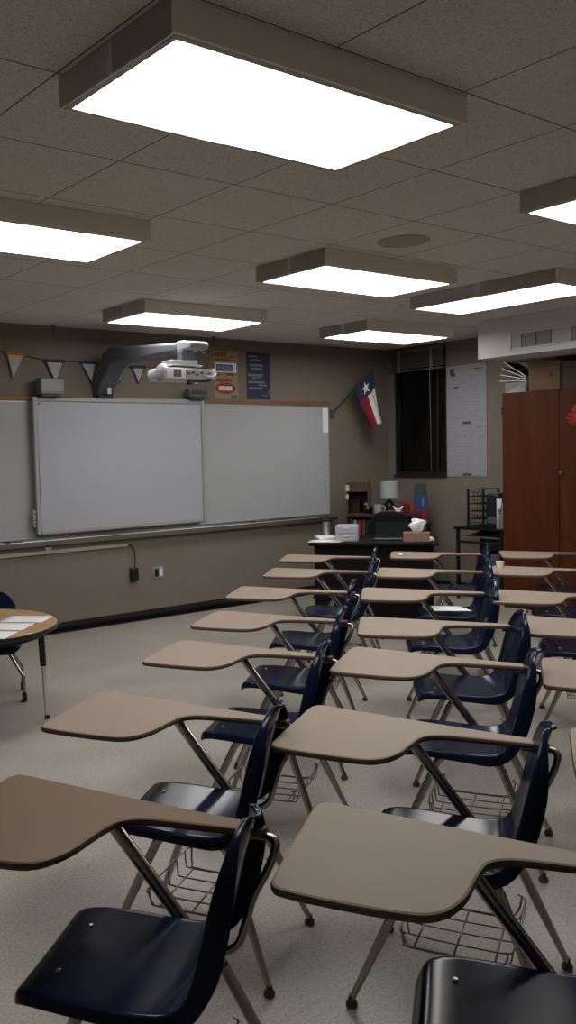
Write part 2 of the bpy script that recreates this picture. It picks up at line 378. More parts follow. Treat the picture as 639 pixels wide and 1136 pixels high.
TAB = [(-.118, .543), (-.09, .5475), (.02, .553), (.18, .557), (.285, .560), (.324, .554), (.343, .534), (.342, .505), (.321, .40), (.285, .22), (.25, .03), (.224, -.12), (.213, -.20), (.205, -.222), (.185, -.228), (.166, -.218), (.159, -.19),
       (.156, -.10), (.153, .0), (.149, .06), (.138, .10), (.112, .128), (.07, .140), (.02, .148), (-.05, .158), (-.105, .178), (-.14, .205), (-.157, .245), (-.160, .33), (-.154, .44), (-.146, .505), (-.137, .530)]
def tablet(parent, m, me):
    loop = [(p.x, p.y) for p in catmull([(x, y, 0) for x, y in TAB], 5, True)]
    z1 = .705; L = []
    for d, z in ((.010, z1 - .020), (.003, z1 - .018), (0, z1 - .012), (.0006, z1 - .007), (.003, z1 - .0025), (.008, z1)):
        L.append([(x, y, z) for x, y in inset(loop, d)])
    return MB().layers(L[:5], 1).layers(L[4:], 0).build('writing_tablet', [m, me], parent, smooth='auto')

def make_desk():
    t = thing('student_desk', '', 'desk', group=DESKS)
    sh = shell_bm().build('seat_shell', M['navy'], t, smooth=True)
    sh.location.x = .012; sh.rotation_euler.z = R(5)
    so = sh.modifiers.new('s', 'SOLIDIFY'); so.thickness = .007; so.offset = -1
    su = sh.modifiers.new('u', 'SUBSURF'); su.levels = 1; su.render_levels = 1
    bake(sh)
    for x in (.10, -.10): MB().lathe([(.0065, 0), (.005, .0025), (.0, .0035)], 10, (x, .19, .4445)).build('rivet', M['steel'], sh, smooth='auto')
    tablet(t, M['tan'], M['tan_edge'])
    # side frames: two inverted U tubes; the legs are the drops
    for sx in (-1, 1):
        rail = catmull([(sx * .142, .115, .375), (sx * .139, .085, .403), (sx * .137, .04, .409), (sx * .137, -.05, .409), (sx * .139, -.095, .403), (sx * .142, -.125, .375)], 4)
        MB().tube(rail, .0145, 10).build('seat_rail', M['steel'], t, smooth='auto')
        for fy, fx, ty in ((.272, .222, .115), (-.274, .218, -.125)):
            top = Vector((sx * .142, ty, .375)); bot = Vector((sx * fx, fy, .022))
            pts = [top.lerp(bot, k) for k in (0, .45, .55, .8, 1)]
            lg = MB().tube(pts, [.0145, .0145, .0138, .0110, .0095], 10).build('leg', M['steel'], t, smooth='auto')
            MB().lathe([(.013, 0), (.017, .003), (.017, .013), (.010, .021), (.009, .034)], 12, (sx * fx, fy, 0)).build('glide', M['glide'], lg, smooth='auto')
    br = MB().tube([(-.137, .03, .409), (.137, .03, .409)], .010, 8).tube([(-.137, -.05, .409), (.137, -.05, .409)], .010, 8)
    br.box(-.10, .12, .02, .04, .412, .42).box(-.10, .12, -.06, -.04, .412, .42)
    br.build('seat_bracket', M['steel'], t, smooth='auto')
    # sloping post that carries the tablet
    MB().tube([(.140, -.01, .397), (.205, -.01, .383), (.240, .0, .395), (.212, .19, .655), (.206, .225, .677), (.200, .27, .680), (.17, .40, .680)], [.014, .016, .0175, .0175, .015, .010, .009], 12).build('tablet_post', M['steel'], t, smooth='auto')
    # tube behind the shell's right edge that carries the arm end
    sp = catmull([(.137, -.06, .408), (.125, -.125, .416), (.115, -.172, .445), (.115, -.192, .50), (.13, -.208, .56), (.155, -.236, .615), (.172, -.250, .655), (.186, -.246, .676), (.190, -.215, .6805), (.188, -.15, .680)], 5)
    MB().tube(sp, .0105, 10).build('arm_support', M['steel'], t, smooth='auto')
    # wire book basket
    k = MB(); xs = [-.14, -.07, 0, .07, .14]; bz = .165
    for x in xs: k.tube(catmull([(x, .145, bz + .055), (x, .14, bz + .012), (x, .115, bz), (x, -.115, bz), (x, -.15, bz + .012), (x, -.16, bz + .055)], 4), .0027, 6)
    for y in (.11, 0, -.11): k.tube([(-.142, y, bz + .003), (.142, y, bz + .003)], .0027, 6)
    for y in (.147, -.162): k.tube(catmull([(-.178, y * .85, bz + .06), (-.14, y, bz + .057), (.14, y, bz + .057), (.178, y * .85, bz + .06)], 4), .0034, 6)
    for sx in (-1, 1): k.tube(catmull([(sx * .176, .135, bz + .06), (sx * .155, .125, bz + .012), (sx * .142, .10, bz + .003), (sx * .142, -.10, bz + .003), (sx * .155, -.14, bz + .02), (sx * .176, -.15, bz + .06)], 4), .003, 6)
    k.build('book_basket', M['wire'], t, smooth=True)
    return t
proto = make_desk()
left, mid, right = 'left line of desks', 'middle line of desks', 'right line of desks'
POS = [
    ('T1', 1.089, 1.673, 33.2, 'worn brown tablet desk with navy seat, nearest the camera at lower left'),
    ('T2', 1.724, 2.288, 30.4, 'tan tablet desk directly behind the worn brown one in the left line'),
    ('T3', 2.508, 2.859, 31, 'tan tablet desk with navy seat, third from the camera in the left line'),
    ('T4', 3.163, 3.385, 33, 'tan tablet desk with navy seat, fourth from the camera in the left line'),
    ('T5', 3.908, 4.019, 36, 'tan tablet desk, third from the far end of the left line'),
    ('T6', 4.723, 4.595, 37, 'tan tablet desk, second from the far end of the left line'),
    ('T7', 5.440, 5.211, 37, 'tan tablet desk at far end of the left line, against the black teacher desk'),
    ('U1', 1.577, .971, 31.3, 'large tan tablet desk at lower right, navy seat cut by the bottom edge'),
    ('U2', 2.148, 1.618, 27.5, 'tan tablet desk second from the camera in the middle line'),
    ('U3', 2.971, 2.183, 29.5, 'tan tablet desk third from the camera in the middle line'),
    ('U4', 3.663, 2.681, 39, 'tan tablet desk fourth from the camera in the middle line'),
    ('U5', 4.451, 3.390, 39, 'tan tablet desk third from the far end of the middle line'),
    ('U6', 5.265, 3.994, 37, 'tan tablet desk with paper on its seat, second from far end of the middle line'),
    ('U7', 6.196, 4.673, 38, 'tan tablet desk at far end of the middle line, right end of the teacher desk'),
    ('V2', 2.610, .900, 31, 'tablet desk of which only the tablet tip shows at the right edge'),
    ('V3', 3.400, 1.495, 31, 'tan tablet desk nearest in the right line with its seat out of frame'),
    ('V4', 4.195, 2.104, 32, 'tan tablet desk second nearest in the right line, cut by the right edge'),
    ('V5', 4.869, 2.748, 33, 'tan tablet desk third from the wardrobe in the right line'),
    ('V6', 5.858, 3.441, 33, 'tan tablet desk second from the wardrobe in the right line, white cup on top'),
    ('V7', 6.792, 4.005, 37, 'tan tablet desk at far end of the right line, before the wardrobe')]
for i, (k, x, y, th, lb) in enumerate(POS):
    o = proto if i == 0 else copy_tree(proto)
    o.location = (x, y, 0); o.rotation_euler.z = R(th); o['label'] = lb
for ch in proto.children:                       # the nearest desk has an older brown top
    if ch.name.startswith('writing_tablet'):
        ch.data = ch.data.copy(); ch.data.materials[0] = M['brown']; ch.data.materials[1] = M['brown_edge']
def onDesk(k, lx, ly, z):
    p = [q for q in POS if q[0] == k][0]; r = rot2((lx, ly), R(p[3])); return (p[1] + r[0], p[2] + r[1], z)
def sheet(name, w, l, loc, rz, label, cat='paper', m=None, curl=.0, group=None):
    b = MB(); n = 6; vs = []; fs = []
    for i in range(n + 1):
        for j in range(n + 1):
            u, v = i / n - .5, j / n - .5
            vs.append((u * w, v * l, curl * (abs(u) * 2) ** 3 * (.5 + v)))
    for i in range(n):
        for j in range(n): a = i * (n + 1) + j; fs.append((a, a + n + 1, a + n + 2, a + 1))
    b.add(vs, fs); o = b.build(name, m or M['paper'], smooth=True); so = o.modifiers.new('s', 'SOLIDIFY'); so.thickness = .0006; so.offset = 1
    o.location = loc; o.rotation_euler.z = rz; return tag(o, label, cat, group)
sheet('paper_sheet', .216, .28, onDesk('U6', .0, .06, .4535), R(60), 'white sheet of paper left on a navy seat in the middle line', m=M['plain'], curl=.015)
sheet('folded_note', .09, .06, onDesk('U7', .10, .45, .7055), R(80), 'small white note on the far middle tablet', m=M['plain'], curl=.01)
c = MB(); c.lathe([(.024, 0), (.03, .05), (.027, .05), (.02, .004)], 14)
o = c.build('paper_cup', M['plain'], smooth='auto'); o.location = onDesk('V6', .20, .50, .7052); tag(o, 'small white paper cup on the far right-line tablet', 'cup')

# ------------------------------------------------------------------ front wall: boards, tray, rail
bt = YB
def board(x0, x1, z0, z1, label):
    t = thing('whiteboard', label, 'whiteboard', (x0, bt, z0))
    w, h = x1 - x0, z1 - z0
    MB().box(.012, w - .012, -.02, 0, .012, h - .012).build('writing_surface', M['board'], t)
    f = MB().box(0, .014, -.026, 0, 0, h).box(w - .014, w, -.026, 0, 0, h).box(.014, w - .014, -.026, 0, 0, .014).box(.014, w - .014, -.026, 0, h - .014, h)
    f.build('frame', M['alu'], t, bevel=.002)
    MB().box(0, w, -.03, 0, h, h + .045).build('map_rail', M['trimwood'], t, bevel=.004)
    return t
bL = board(2.20, 4.42, .885, 2.115, 'whiteboard at far left, mostly hidden behind the interactive board')
bR = board(4.422, 7.385, .885, 2.115, 'wide whiteboard right of the interactive board')
dm = MB()
for i in range(9): dm.lathe([(.006, 0), (.006, .002), (0, .0025)], 8, (0, 0, 0))
dm = MB()
for i in range(10):
    z = .12 + i * .063
    dm.add([(2.895 + math.cos(a) * .006, -.0212, z + math.sin(a) * .008) for a in [k * math.pi / 4 for k in range(8)]], [tuple(range(8))])
o = dm.build('board_mark', M['ink'], bR); o['label'] = 'column of small dark marks down the right margin'
MB().box(2.86, 2.945, -.0225, -.0205, .93, 1.205).build('paper_strip', M['plain'], bR)
tr = thing('marker_tray', 'long grey aluminium marker tray under the whiteboards', 'tray', (2.2, bt, .82))
MB().prism([(-.115, .048), (-.11, .054), (-.03, .02), (-.004, .02), (-.004, .06), (0, .06), (0, 0), (-.06, 0)], 0, 5.20, 'x').build('rail', M['alu'], tr)
MB().box(5.20, 5.206, -.115, 0, 0, .06).build('end_cap', M['darkgrey'], tr, bevel=.002)
for x, lb in ((3.46, 'black felt eraser on the tray at far left'), (6.28, 'black felt eraser on the tray under the wide right whiteboard')):
    t = thing('board_eraser', lb, 'eraser', (x, bt - .045, .843), 0)
    MB().box(-.065, .065, -.022, .022, 0, .022).build('felt_pad', M['black'], t, bevel=.003)
    MB().box(-.065, .065, -.024, .024, .022, .042).build('back', M['darkgrey'], t, bevel=.006)
for i, x in enumerate((6.55, 6.68)):
    t = MB().tube([(-.06, 0, .009), (.02, 0, .009), (.021, 0, .009), (.06, 0, .009)], [.008, .008, .009, .009], 10).build('marker', M['black' if i else 'darkgrey'], smooth='auto')
    t.location = (x, bt - .05, .842); tag(t, ('dry-erase marker lying nearest the eraser on the right tray', 'dry-erase marker lying farthest right on the tray')[i], 'marker')

# interactive board stands proud of the wall
ib = thing('interactive_whiteboard', 'big interactive whiteboard with grey frame in front of the wall boards', 'whiteboard', (3.65, 7.24, .925))
W_, H_ = 1.895, 1.222
MB().box(.035, W_ - .035, -.004, .03, .035, H_ - .035).build('screen', M['iboard'], ib)
f = MB().box(0, .04, -.016, .03, 0, H_).box(W_ - .04, W_, -.016, .03, 0, H_).box(.04, W_ - .04, -.016, .03, 0, .04).box(.04, W_ - .04, -.016, .03, H_ - .04, H_)
f.build('frame', M['greyplastic'], ib, bevel=.006)
MB().box(.3, 1.6, .03, .052, .25, 1.0).box(.2, .26, .03, .058, .0, 1.2).box(1.6, 1.66, .03, .058, .0, 1.2).build('wall_mount', M['darkgrey'], ib)
MB().lathe([(.008, 0), (.008, .003), (0, .004)], 10).build('corner_dot', M['black'], ib).matrix_local = Matrix.Translation((.062, -.004, H_ - .062)) @ Matrix.Rotation(R(90), 4, 'X')
cp = MB().box(-.03, .0, .0, .025, .07, .22).build('control_strip', M['greyplastic'], ib, bevel=.004)
for z in (.10, .135, .19): MB().lathe([(.007, 0), (.006, .004)], 8).build('button', M['black'], cp).matrix_local = Matrix.Translation((-.015, 0, z)) @ Matrix.Rotation(R(90), 4, 'X')
for x, w2, h2, lb in ((3.70, .235, .165, 'grey speaker box on the top left of the interactive board'), (5.33, .22, .105, 'dark grey speaker box on the top right of the interactive board behind the projector')):
    t = thing('board_speaker', lb, 'speaker', (x, 7.22, 2.147), 0)
    MB().box(0, w2, -.05, .05, .022, h2).build('cabinet', M['midgrey'] if x < 4 else M['darkgrey'], t, bevel=.01)
    MB().box(.01, w2 - .01, -.054, -.05, .05, h2 - .02).build('grille', M['boomgrey'] if x < 4 else M['black'], t)
    MB().box(.02, w2 - .04, -.04, .05, .0, .022).build('foot', M['black'], t)
# boom arm and projector
bm_ = thing('projector_boom', 'dark grey curved boom arm reaching out above the interactive board', 'boom', (4.40, YB, 0))
pr = [(0, 2.16), (-.09, 2.165), (-.15, 2.25), (-.32, 2.415), (-.42, 2.44), (-1.36, 2.435), (-1.36, 2.508), (-.55, 2.565), (-.28, 2.575), (-.2, 2.55), (-.03, 2.33), (0, 2.32)]
MB().prism(pr, -.09, .09, 'x').build('arm', M['darkgrey'], bm_, bevel=.022, seg=3)
MB().prism([(-1.362, 2.428), (-1.55, 2.438), (-1.57, 2.468), (-1.54, 2.50), (-1.44, 2.516), (-1.362, 2.516)], -.094, .094, 'x').build('end_cap', M['boomgrey'], bm_, bevel=.018, seg=3)
MB().box(-.075, .075, -.11, 0, 2.14, 2.175).build('wall_bracket', M['black'], bm_, bevel=.004)
MB().box(-.02, .02, -.17, -.155, 2.18, 2.24).build('latch', M['silver'], bm_, bevel=.004)
MB().box(-.04, .04, -.30, -.22, 2.568, 2.59).build('cable_clip', M['black'], bm_, bevel=.004)
MB().tube(catmull([(.03, -1.5, 2.43), (.10, -1.50, 2.40), (.16, -1.46, 2.36), (.15, -1.42, 2.30), (.09, -1.42, 2.26)], 6), .006, 8).build('cable', M['black'], bm_, smooth=True)
pj = thing('projector', 'white projector hanging under the end of the boom arm', 'projector', (4.31, 5.90, 2.20), R(-4))
loop = [(-.25, -.10), (-.235, -.135), (-.19, -.15), (.19, -.15), (.215, -.13), (.222, 0), (.215, .13), (.19, .15), (-.19, .15), (-.235, .135), (-.25, .10)]
lp = [(p.x, p.y) for p in catmull([(x, y, 0) for x, y in loop], 3, True)]
MB().layers([[(x, y, z) for x, y in inset(lp, d)] for d, z in ((.03, -.01), (.008, .0), (0, .02), (.0, .06), (.008, .078), (.03, .088))]).build('body', M['whiteplastic'], pj, smooth='auto')
MB().lathe([(.06, 0), (.075, .03), (.06, .06), (.0, .075)], 20).build('lens_housing', M['silver'], pj, smooth='auto').matrix_local = Matrix.Translation((-.20, -.06, .038)) @ Matrix.Rotation(R(-70), 4, 'Y')
pp = MB().box(-.06, .19, -.158, -.148, .008, .068).build('port_panel', M['greyplastic'], pj, bevel=.003)
for i, (x, z, w2, h2) in enumerate([(-.035, .038, .03, .02), (.005, .045, .024, .016), (.04, .03, .03, .016), (.085, .045, .022, .014), (.125, .03, .03, .02), (.16, .046, .016, .014)]):
    MB().box(x - w2 / 2, x + w2 / 2, -.164, -.157, z - h2 / 2, z + h2 / 2).build('socket', M['black' if i % 2 else 'darkgrey'], pp, bevel=.001)
MB().box(-.17, -.10, -.153, -.147, .01, .07).build('air_vent', M['darkgrey'], pj, bevel=.002)
MB().box(-.16, .13, -.10, .10, .10, .112).box(-.14, .10, -.08, .08, .112, .15).box(-.10, -.06, -.05, .05, .088, .10).box(.06, .10, -.05, .05, .088, .10).build('mounting_plate', M['silver'], pj, bevel=.004)
MB().box(-.02, .09, -.04, .04, .15, .234).build('mounting_post', M['darkgrey'], pj, bevel=.006)
MB().tube(catmull([(.10, -.16, .03), (.13, -.20, .015), (.18, -.20, .02), (.215, -.17, .045), (.18, -.175, .058), (.15, -.162, .05)], 6), .005, 8).build('cable', M['whiteplastic'], pj, smooth=True)
MB().box(-.01, .03, -.12, -.08, -.045, -.005).box(.05, .19, -.10, -.07, -.022, -.012).build('foot', M['black'], pj, bevel=.003)

# pennants
bn = thing('pennant_bunting', 'string of cream triangular pennants along the top of the front wall', 'bunting', (3.4, YB - .015, 2.5))
st = [(-.35, 0, .06), (.10, 0, .035), (.47, 0, -.018), (.86, 0, -.02), (1.25, 0, -.045), (1.65, 0, -.03)]
sc = catmull(st, 6); MB().tube(sc, .004, 6).build('string', M['string'], bn, smooth=True)
for x, w2, h2, z, dx, me_ in [(-.22, .17, .24, .045, .0, 'pennant_b'), (.14, .17, .235, .03, -.03, 'pennant_o'), (.52, .19, .22, -.02, .01, 'pennant_b'), (.87, .17, .20, -.02, .03, 'pennant_b'), (1.19, .15, .17, -.04, .02, 'pennant_b'), (1.42, .15, .17, -.04, .0, 'pennant_b')]:
    f = MB(); f.prism([(x - w2 / 2, z), (x + w2 / 2, z - .01), (x + dx, z - h2)], -.006, -.003, 'y', 0)
    f.prism([(x - w2 / 2 + .012, z - .006), (x + w2 / 2 - .012, z - .014), (x + dx, z - h2 + .024)], -.0085, -.0062, 'y', 1)
    f.box(x - w2 / 2 - .01, x + w2 / 2 + .01, -.009, -.002, z - .018, z + .012, 0)
    f.build('pennant', [M[me_], M['pennant']], bn)
for x, lb, z0 in ((3.90, 'thin hook rod hanging from the ceiling above the pennants', 2.67), (5.72, 'thin rod hanging from the ceiling above the yellow poster', 2.70)):
    t = thing('ceiling_hook', lb, 'hook', (x, YB - .06, HC))
    MB().tube([(0, 0, 0), (0, 0, z0 - HC)], .005, 8).build('rod', M['black'], t, smooth='auto')
    MB().lathe([(.02, 0), (.02, -.008), (.006, -.014)], 12).build('ceiling_plate', M['darkgrey'], t, smooth='auto')

# posters
def bars(rows, y, mi, b):
    for (x0, x1, z0, z1) in rows:
        x = x0
        while x < x1 - .004:                       # run of short strokes, like lettering too small to read
            wd = min(random.uniform(.012, .03) * (z1 - z0) / .035, x1 - x); b.box(x, x + wd * .78, y - .0012, y, z0, z1, mi); x += wd
po = thing('poster', 'yellow poster with red lettering and a red oval on the wall', 'poster', (5.755, YB, 2.175))
MB().box(0, .32, -.004, 0, 0, .49).build('sheet', M['yellowpaper'], po)
b = MB(); bars([(.02, .18, .425, .468), (.02, .20, .385, .41)], -.004, 0, b); bars([(.20, .30, .425, .44), (.20, .30, .39, .405)], -.004, 1, b); bars([(.03, .20, .17, .20)], -.004, 0, b)
bars([(.16, .27, .235, .26), (.03, .09, .235, .25), (.21, .24, .17, .195)], -.004, 2, b)
b.build('lettering', [M['redink'], M['orangeink'], M['ink']], po)
MB().box(.02, .30, -.0055, -.004, .27, .365).build('photo_panel', M['plain'], po)
b = MB(); b.box(.03, .26, -.0068, -.0055, .28, .35, 0); bars([(.045, .24, .30, .335)], -.0068, 1, b); b.build('photo_print', [M['blueink'], M['paleink']], po)
ov = MB(); ov.add([(.15 + .135 * math.cos(a), -.0055, .105 + .058 * math.sin(a)) for a in [k * math.pi / 16 for k in range(32)]] + [(.15 + .135 * math.cos(a), -.004, .105 + .058 * math.sin(a)) for a in [k * math.pi / 16 for k in range(32)]], [tuple(range(32))] + [(k, (k + 1) % 32, 32 + (k + 1) % 32, 32 + k) for k in range(32)], 0)
bars([(.06, .245, .083, .127)], -.0055, 1, ov); ov.build('red_oval', [M['redink'], M['plain']], po)
b = MB(); bars([(.22, .30, .012, .035)], -.004, 0, b); b.build('small_print', M['ink'], po)
po = thing('poster', 'dark blue poster with pale lettering beside the yellow poster', 'poster', (6.195, YB, 2.175))
MB().box(0, .325, -.004, 0, 0, .49).build('sheet', M['blueposter'], po)
b = MB(); bars([(.03, .15, .44, .46), (.05, .20, .40, .42), (.04, .23, .345, .37), (.06, .22, .305, .33), (.02, .23, .24, .265), (.07, .20, .215, .23), (.02, .25, .17, .19), (.16, .28, .14, .155), (.03, .21, .105, .125)], -.004, 0, b)
b.tube(catmull([(.21, -.005, .045), (.26, -.005, .035), (.295, -.005, .06), (.30, -.005, .10)], 5), .004, 6); b.build('lettering', M['paleink'], po)

# flag with lone star on slanted pole by the board
fl = thing('wall_flag', 'red white and blue flag with one star drooping from a slanted wall pole', 'flag', (7.44, YB, 2.03))
p0 = Vector((0, -.02, 0)); p1 = Vector((.34, -.34, .50)); dr = (p1 - p0)
MB().tube([p0, p1], .008, 10).build('pole', M['black'], fl, smooth='auto')
MB().lathe([(.0, .0), (.014, .004), (.016, .016), (.0, .03)], 12, tuple(p1)).build('finial', M['darkgrey'], fl, smooth='auto')
MB().box(-.025, .025, -.03, 0, -.045, .045).build('wall_bracket', M['darkgrey'], fl, bevel=.004)
def cloth(u, v):                       # u 0 at the tip .. 1 lower hoist ; v down the fly
    h = p1 - dr * (.02 + .45 * u)
    e = p1 + Vector((.145 - .17 * u + .03 * math.sin(u * 8), .0 + .05 * u + .05 * math.sin(u * 9 + 1), -.60 - .08 * u))
    k = v ** 1.25
    return (h.x + (e.x - h.x) * k, h.y + (e.y - h.y) * v, h.z + (e.z - h.z) * v)
def cloth_part(name, u0, u1, v0, v1, m):
    b = MB(); n = 14; vs = []; fs = []
    for i in range(n + 1):
        for j in range(n + 1): vs.append(cloth(u0 + (u1 - u0) * i / n, v0 + (v1 - v0) * j / n))
    for i in range(n):
        for j in range(n): a = i * (n + 1) + j; fs.append((a, a + 1, a + n + 2, a + n + 1))
    o = b.add(vs, fs).build(name, m, fl, smooth=True); so = o.modifiers.new('s', 'SOLIDIFY'); so.thickness = .002; so.offset = 0; return o
cloth_part('blue_field', 0, 1, 0, .36, M['flagblue'])
cloth_part('white_stripe', 0, .5, .36, 1, M['flagwhite'])
cloth_part('red_stripe', .5, 1, .36, 1, M['flagred'])
sv = []
for k in range(10):
    a = math.pi / 2 + k * math.pi / 5; r = .11 if k % 2 == 0 else .042
    q = Vector(cloth(.5 + .9 * r * math.cos(a) * 1.9, .20 - r * math.sin(a) * 1.25)); sv.append((q.x - .004, q.y - .007, q.z))
cq = Vector(cloth(.5, .2)); sv.append((cq.x - .004, cq.y - .007, cq.z))
MB().add(sv, [(k, (k + 1) % 10, 10) for k in range(10)]).build('star', M['flagwhite'], fl)

# raceway, cable, adapter, outlet
rc = thing('cable_raceway', 'beige cable raceway running low along the front wall', 'raceway', (2.2, YB, .74))
MB().box(0, 2.44, -.022, 0, .0, .03).build('channel', M['beige'], rc, bevel=.004)
MB().box(1.56, 1.62, -.03, 0, .0, .065).build('tee_fitting', M['beige'], rc, bevel=.005)
MB().box(1.572, 1.608, -.03, 0, .065, .085).tube([(1.59, -.02, .08), (1.59, -.02, .13)], .012, 8).build('drop_conduit', M['black'], rc, smooth='auto')
ad = thing('power_adapter', 'black power adapter plugged into the wall under its hanging cable', 'adapter', (4.70, YB, .405))
MB().box(-.04, .04, -.05, 0, 0, .125).build('body', M['black'], ad, bevel=.008)
MB().tube(catmull([(-.065, -.012, .352), (-.02, -.016, .345), (.01, -.03, .28), (.015, -.03, .2), (.005, -.03, .12)], 6), .0055, 8).build('cable', M['black'], ad, smooth=True)
MB().box(.04, .055, -.02, -.008, .06, .09).build('switch', M['darkgrey'], ad, bevel=.002)
ou = thing('wall_outlet', 'silver wall outlet plate right of the black power adapter', 'outlet', (5.00, YB, .395))
MB().box(-.062, .062, -.006, 0, 0, .115).build('plate', M['alu'], ou, bevel=.003)
MB().box(-.045, -.005, -.012, -.006, .02, .095).build('receptacle', M['black'], ou, bevel=.003)
MB().box(.01, .045, -.010, -.006, .02, .095).build('receptacle', M['whiteplastic'], ou, bevel=.003)

# ------------------------------------------------------------------ right wall: chart, duct, wardrobe, computer table
ch = thing('wall_chart', 'tall white printed chart taped to the wall right of the window', 'chart', (XA, 5.945, 1.285))
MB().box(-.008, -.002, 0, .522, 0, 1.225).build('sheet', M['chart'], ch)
b = MB().box(-.0095, -.008, .415, .475, 1.13, 1.20).box(-.0095, -.008, .40, .46, 1.11, 1.135).build('photo_print', M['ink'], ch)
b = MB().box(-.0095, -.008, .20, .31, .575, .605).box(-.0095, -.008, .2, .31, .005, .035).box(-.0095, -.008, .36, .42, .98, .995)
b.box(-.0095, -.008, .06, .13, .535, .54).box(-.0095, -.008, .05, .16, 1.17, 1.18).build('tape_tab', M['ink'], ch)
df = bpy.data.objects.new('trim_1', None); COL.objects.link(df); df.location = (7.40, 0, 2.437); struct(df)
DY = 5.335
MB().box(0, XA - 7.40, Y0, DY, 0, HC - 2.437).build('duct_box', M['soffit'], df, bevel=.004)
gr = thing('air_grille', 'long grey louvred air grille set in the white overhead duct', 'grille', (7.40, 4.965, 2.494))
GL = 1.9
MB().box(-.006, 0, -GL, 0, .0, .14).build('backing', M['dark'], gr)
MB().box(-.012, 0, -GL - .012, .012, .132, .148).box(-.012, 0, -GL - .012, .012, -.008, .006).box(-.012, 0, 0, .012, -.008, .148).box(-.012, 0, -GL - .012, -GL, -.008, .148).build('frame', M['soffit'], gr, bevel=.002)
y = -.005
for k, (wd, mm) in enumerate([(.10, 'louvrel'), (.15, 'louvre'), (.15, 'louvre'), (.19, 'louvrel'), (.16, 'louvre'), (.2, 'louvrel'), (.2, 'louvre'), (.2, 'louvrel'), (.2, 'louvre'), (.2, 'louvrel')]):
    b = MB()
    for i in range(6): b.add([(-.0065, y - wd + .008, .012 + i * .021), (-.0065, y - .004, .012 + i * .021), (-.012, y - .004, .026 + i * .021), (-.012, y - wd + .008, .026 + i * .021)], [(0, 1, 2, 3)])
    b.box(-.0105, -.0062, y - wd + .006, y - .002, .006, .132); b.build('louvre_bank', M[mm], gr); y -= wd

wd = thing('wardrobe', 'tall reddish brown wooden wardrobe cabinet with double doors', 'wardrobe', (7.80, 3.95, 0))
WL = 1.40; WH = 2.125
MB().box(.02, .60, 0, .02, .0, WH).box(.02, .60, WL - .02, WL, .0, WH).box(.02, .60, .02, WL - .02, WH - .025, WH).box(.02, .60, .02, WL - .02, .06, .085).box(.58, .60, .02, WL - .02, .085, WH - .025).box(.04, .06, .02, WL - .02, 0, .06).build('body', M['wardrobe'], wd, bevel=.002)
for y0, y1, hy in ((.004, .788, .76), (.794, WL - .004, .815)):
    dd = MB().box(0, .02, y0, y1, .07, WH - .004).build('door', M['wardrobe'], wd, bevel=.003)
    if hy < .78: MB().lathe([(.012, 0), (.010, .012), (.018, .02), (.020, .03), (.012, .037)], 16).build('knob', M['brass'], dd, smooth='auto').matrix_local = Matrix.Translation((0, hy, 1.345)) @ Matrix.Rotation(R(-90), 4, 'Y')
for z in (.3, 1.08, 1.95): MB().box(-.004, .02, WL - .012, WL + .004, z - .035, z + .035).build('hinge', M['bronze'], wd, bevel=.002)
# flower spray hanging on the right door
fs_ = thing('flower_spray', 'red and orange artificial flower spray hung on the wardrobe door', 'flower', (7.795, 4.555, 1.85))
for k in range(3):
    cx, cz = ((.02, .0), (-.03, .06), (-.06, -.05))[k]; b = MB()
    for j in range(9):
        a = 2 * math.pi * j / 9 + k; r = .075
        c0 = Vector((-.012, cx, cz)); tip = c0 + Vector((-.03 + .008 * (j % 3), r * math.cos(a), r * math.sin(a)))
        sd = Vector((0, -math.sin(a), math.cos(a))) * .018; md = c0.lerp(tip, .6)
        b.add([c0, md + sd + Vector((-.012, 0, 0)), tip, md - sd + Vector((-.012, 0, 0))], [(0, 1, 2), (0, 2, 3)])
    b.build('flower_head', M['leaf' if k != 1 else 'leaf2'], fs_)
MB().tube([(-.006, .0, -.02), (-.006, -.02, -.10), (-.006, -.03, -.20)], .007, 6).box(-.008, -.002, -.06, -.025, -.22, -.06).build('ribbon', M['ribbon'], fs_)
MB().tube([(0, 0, .10), (-.008, 0, .02)], .003, 6).build('hanger_wire', M['wire'], fs_)
# things on top of the wardrobe
t = thing('paper_tray', 'pale grey tray on the left end of the wardrobe top', 'tray', (7.83, 5.095, WH))
MB().box(0, .34, 0, .235, 0, .008).box(0, .34, 0, .008, 0, .10).box(0, .34, .227, .235, 0, .10).box(0, .008, .008, .227, 0, .10).box(.332, .34, .008, .227, 0, .10).build('tray_body', M['greyplastic'], t, bevel=.002)
for k in range(4):
    a = R(3 + 10 * k); f = thing('folder', ('black white-edged folder lying flattest in the pale grey tray', 'folder second from the bottom of the fan in the grey tray', 'folder third from the bottom of the fan in the grey tray', 'topmost tilted folder of the fan in the grey tray')[k], 'folder', (7.85, 5.115, WH + .102 + .0125 * k), 0, 'fanned folders on the wardrobe')
    f.rotation_euler = (a, 0, 0)
    MB().box(0, .24, 0, .29, 0, .003).build('cover', M['black'], f, bevel=.001); MB().box(.002, .238, .003, .292, .003, .009).build('pages', M['plain'], f); MB().box(0, .24, 0, .29, .009, .012).build('cover', M['black'], f, bevel=.001)
def carton(loc, sx, sy, sz, m, label):
    t = thing('storage_box', label, 'box', loc, 0)
    MB().box(0, sx, 0, sy, 0, sz - .03).build('carton', m, t, bevel=.004)
    MB().box(-.006, sx + .006, -.006, sy + .006, sz - .05, sz).build('lid', m, t, bevel=.004)
    MB().lathe([(.02, 0), (.018, .002), (0, .002)], 12).build('hand_hole', M['dark'], t).matrix_local = Matrix.Translation((-.001, sy * .28, sz * .52)) @ Matrix.Rotation(R(-90), 4, 'Y') @ Matrix.Diagonal((.7, 1.0, 1, 1))
carton((7.84, 4.755, WH), .38, .325, .27, M['card'], 'brown cardboard box on the wardrobe next to the fanned folders')
carton((7.84, 4.30, WH), .38, .43, .25, M['darkcard'], 'dark storage box on the wardrobe at the right edge')

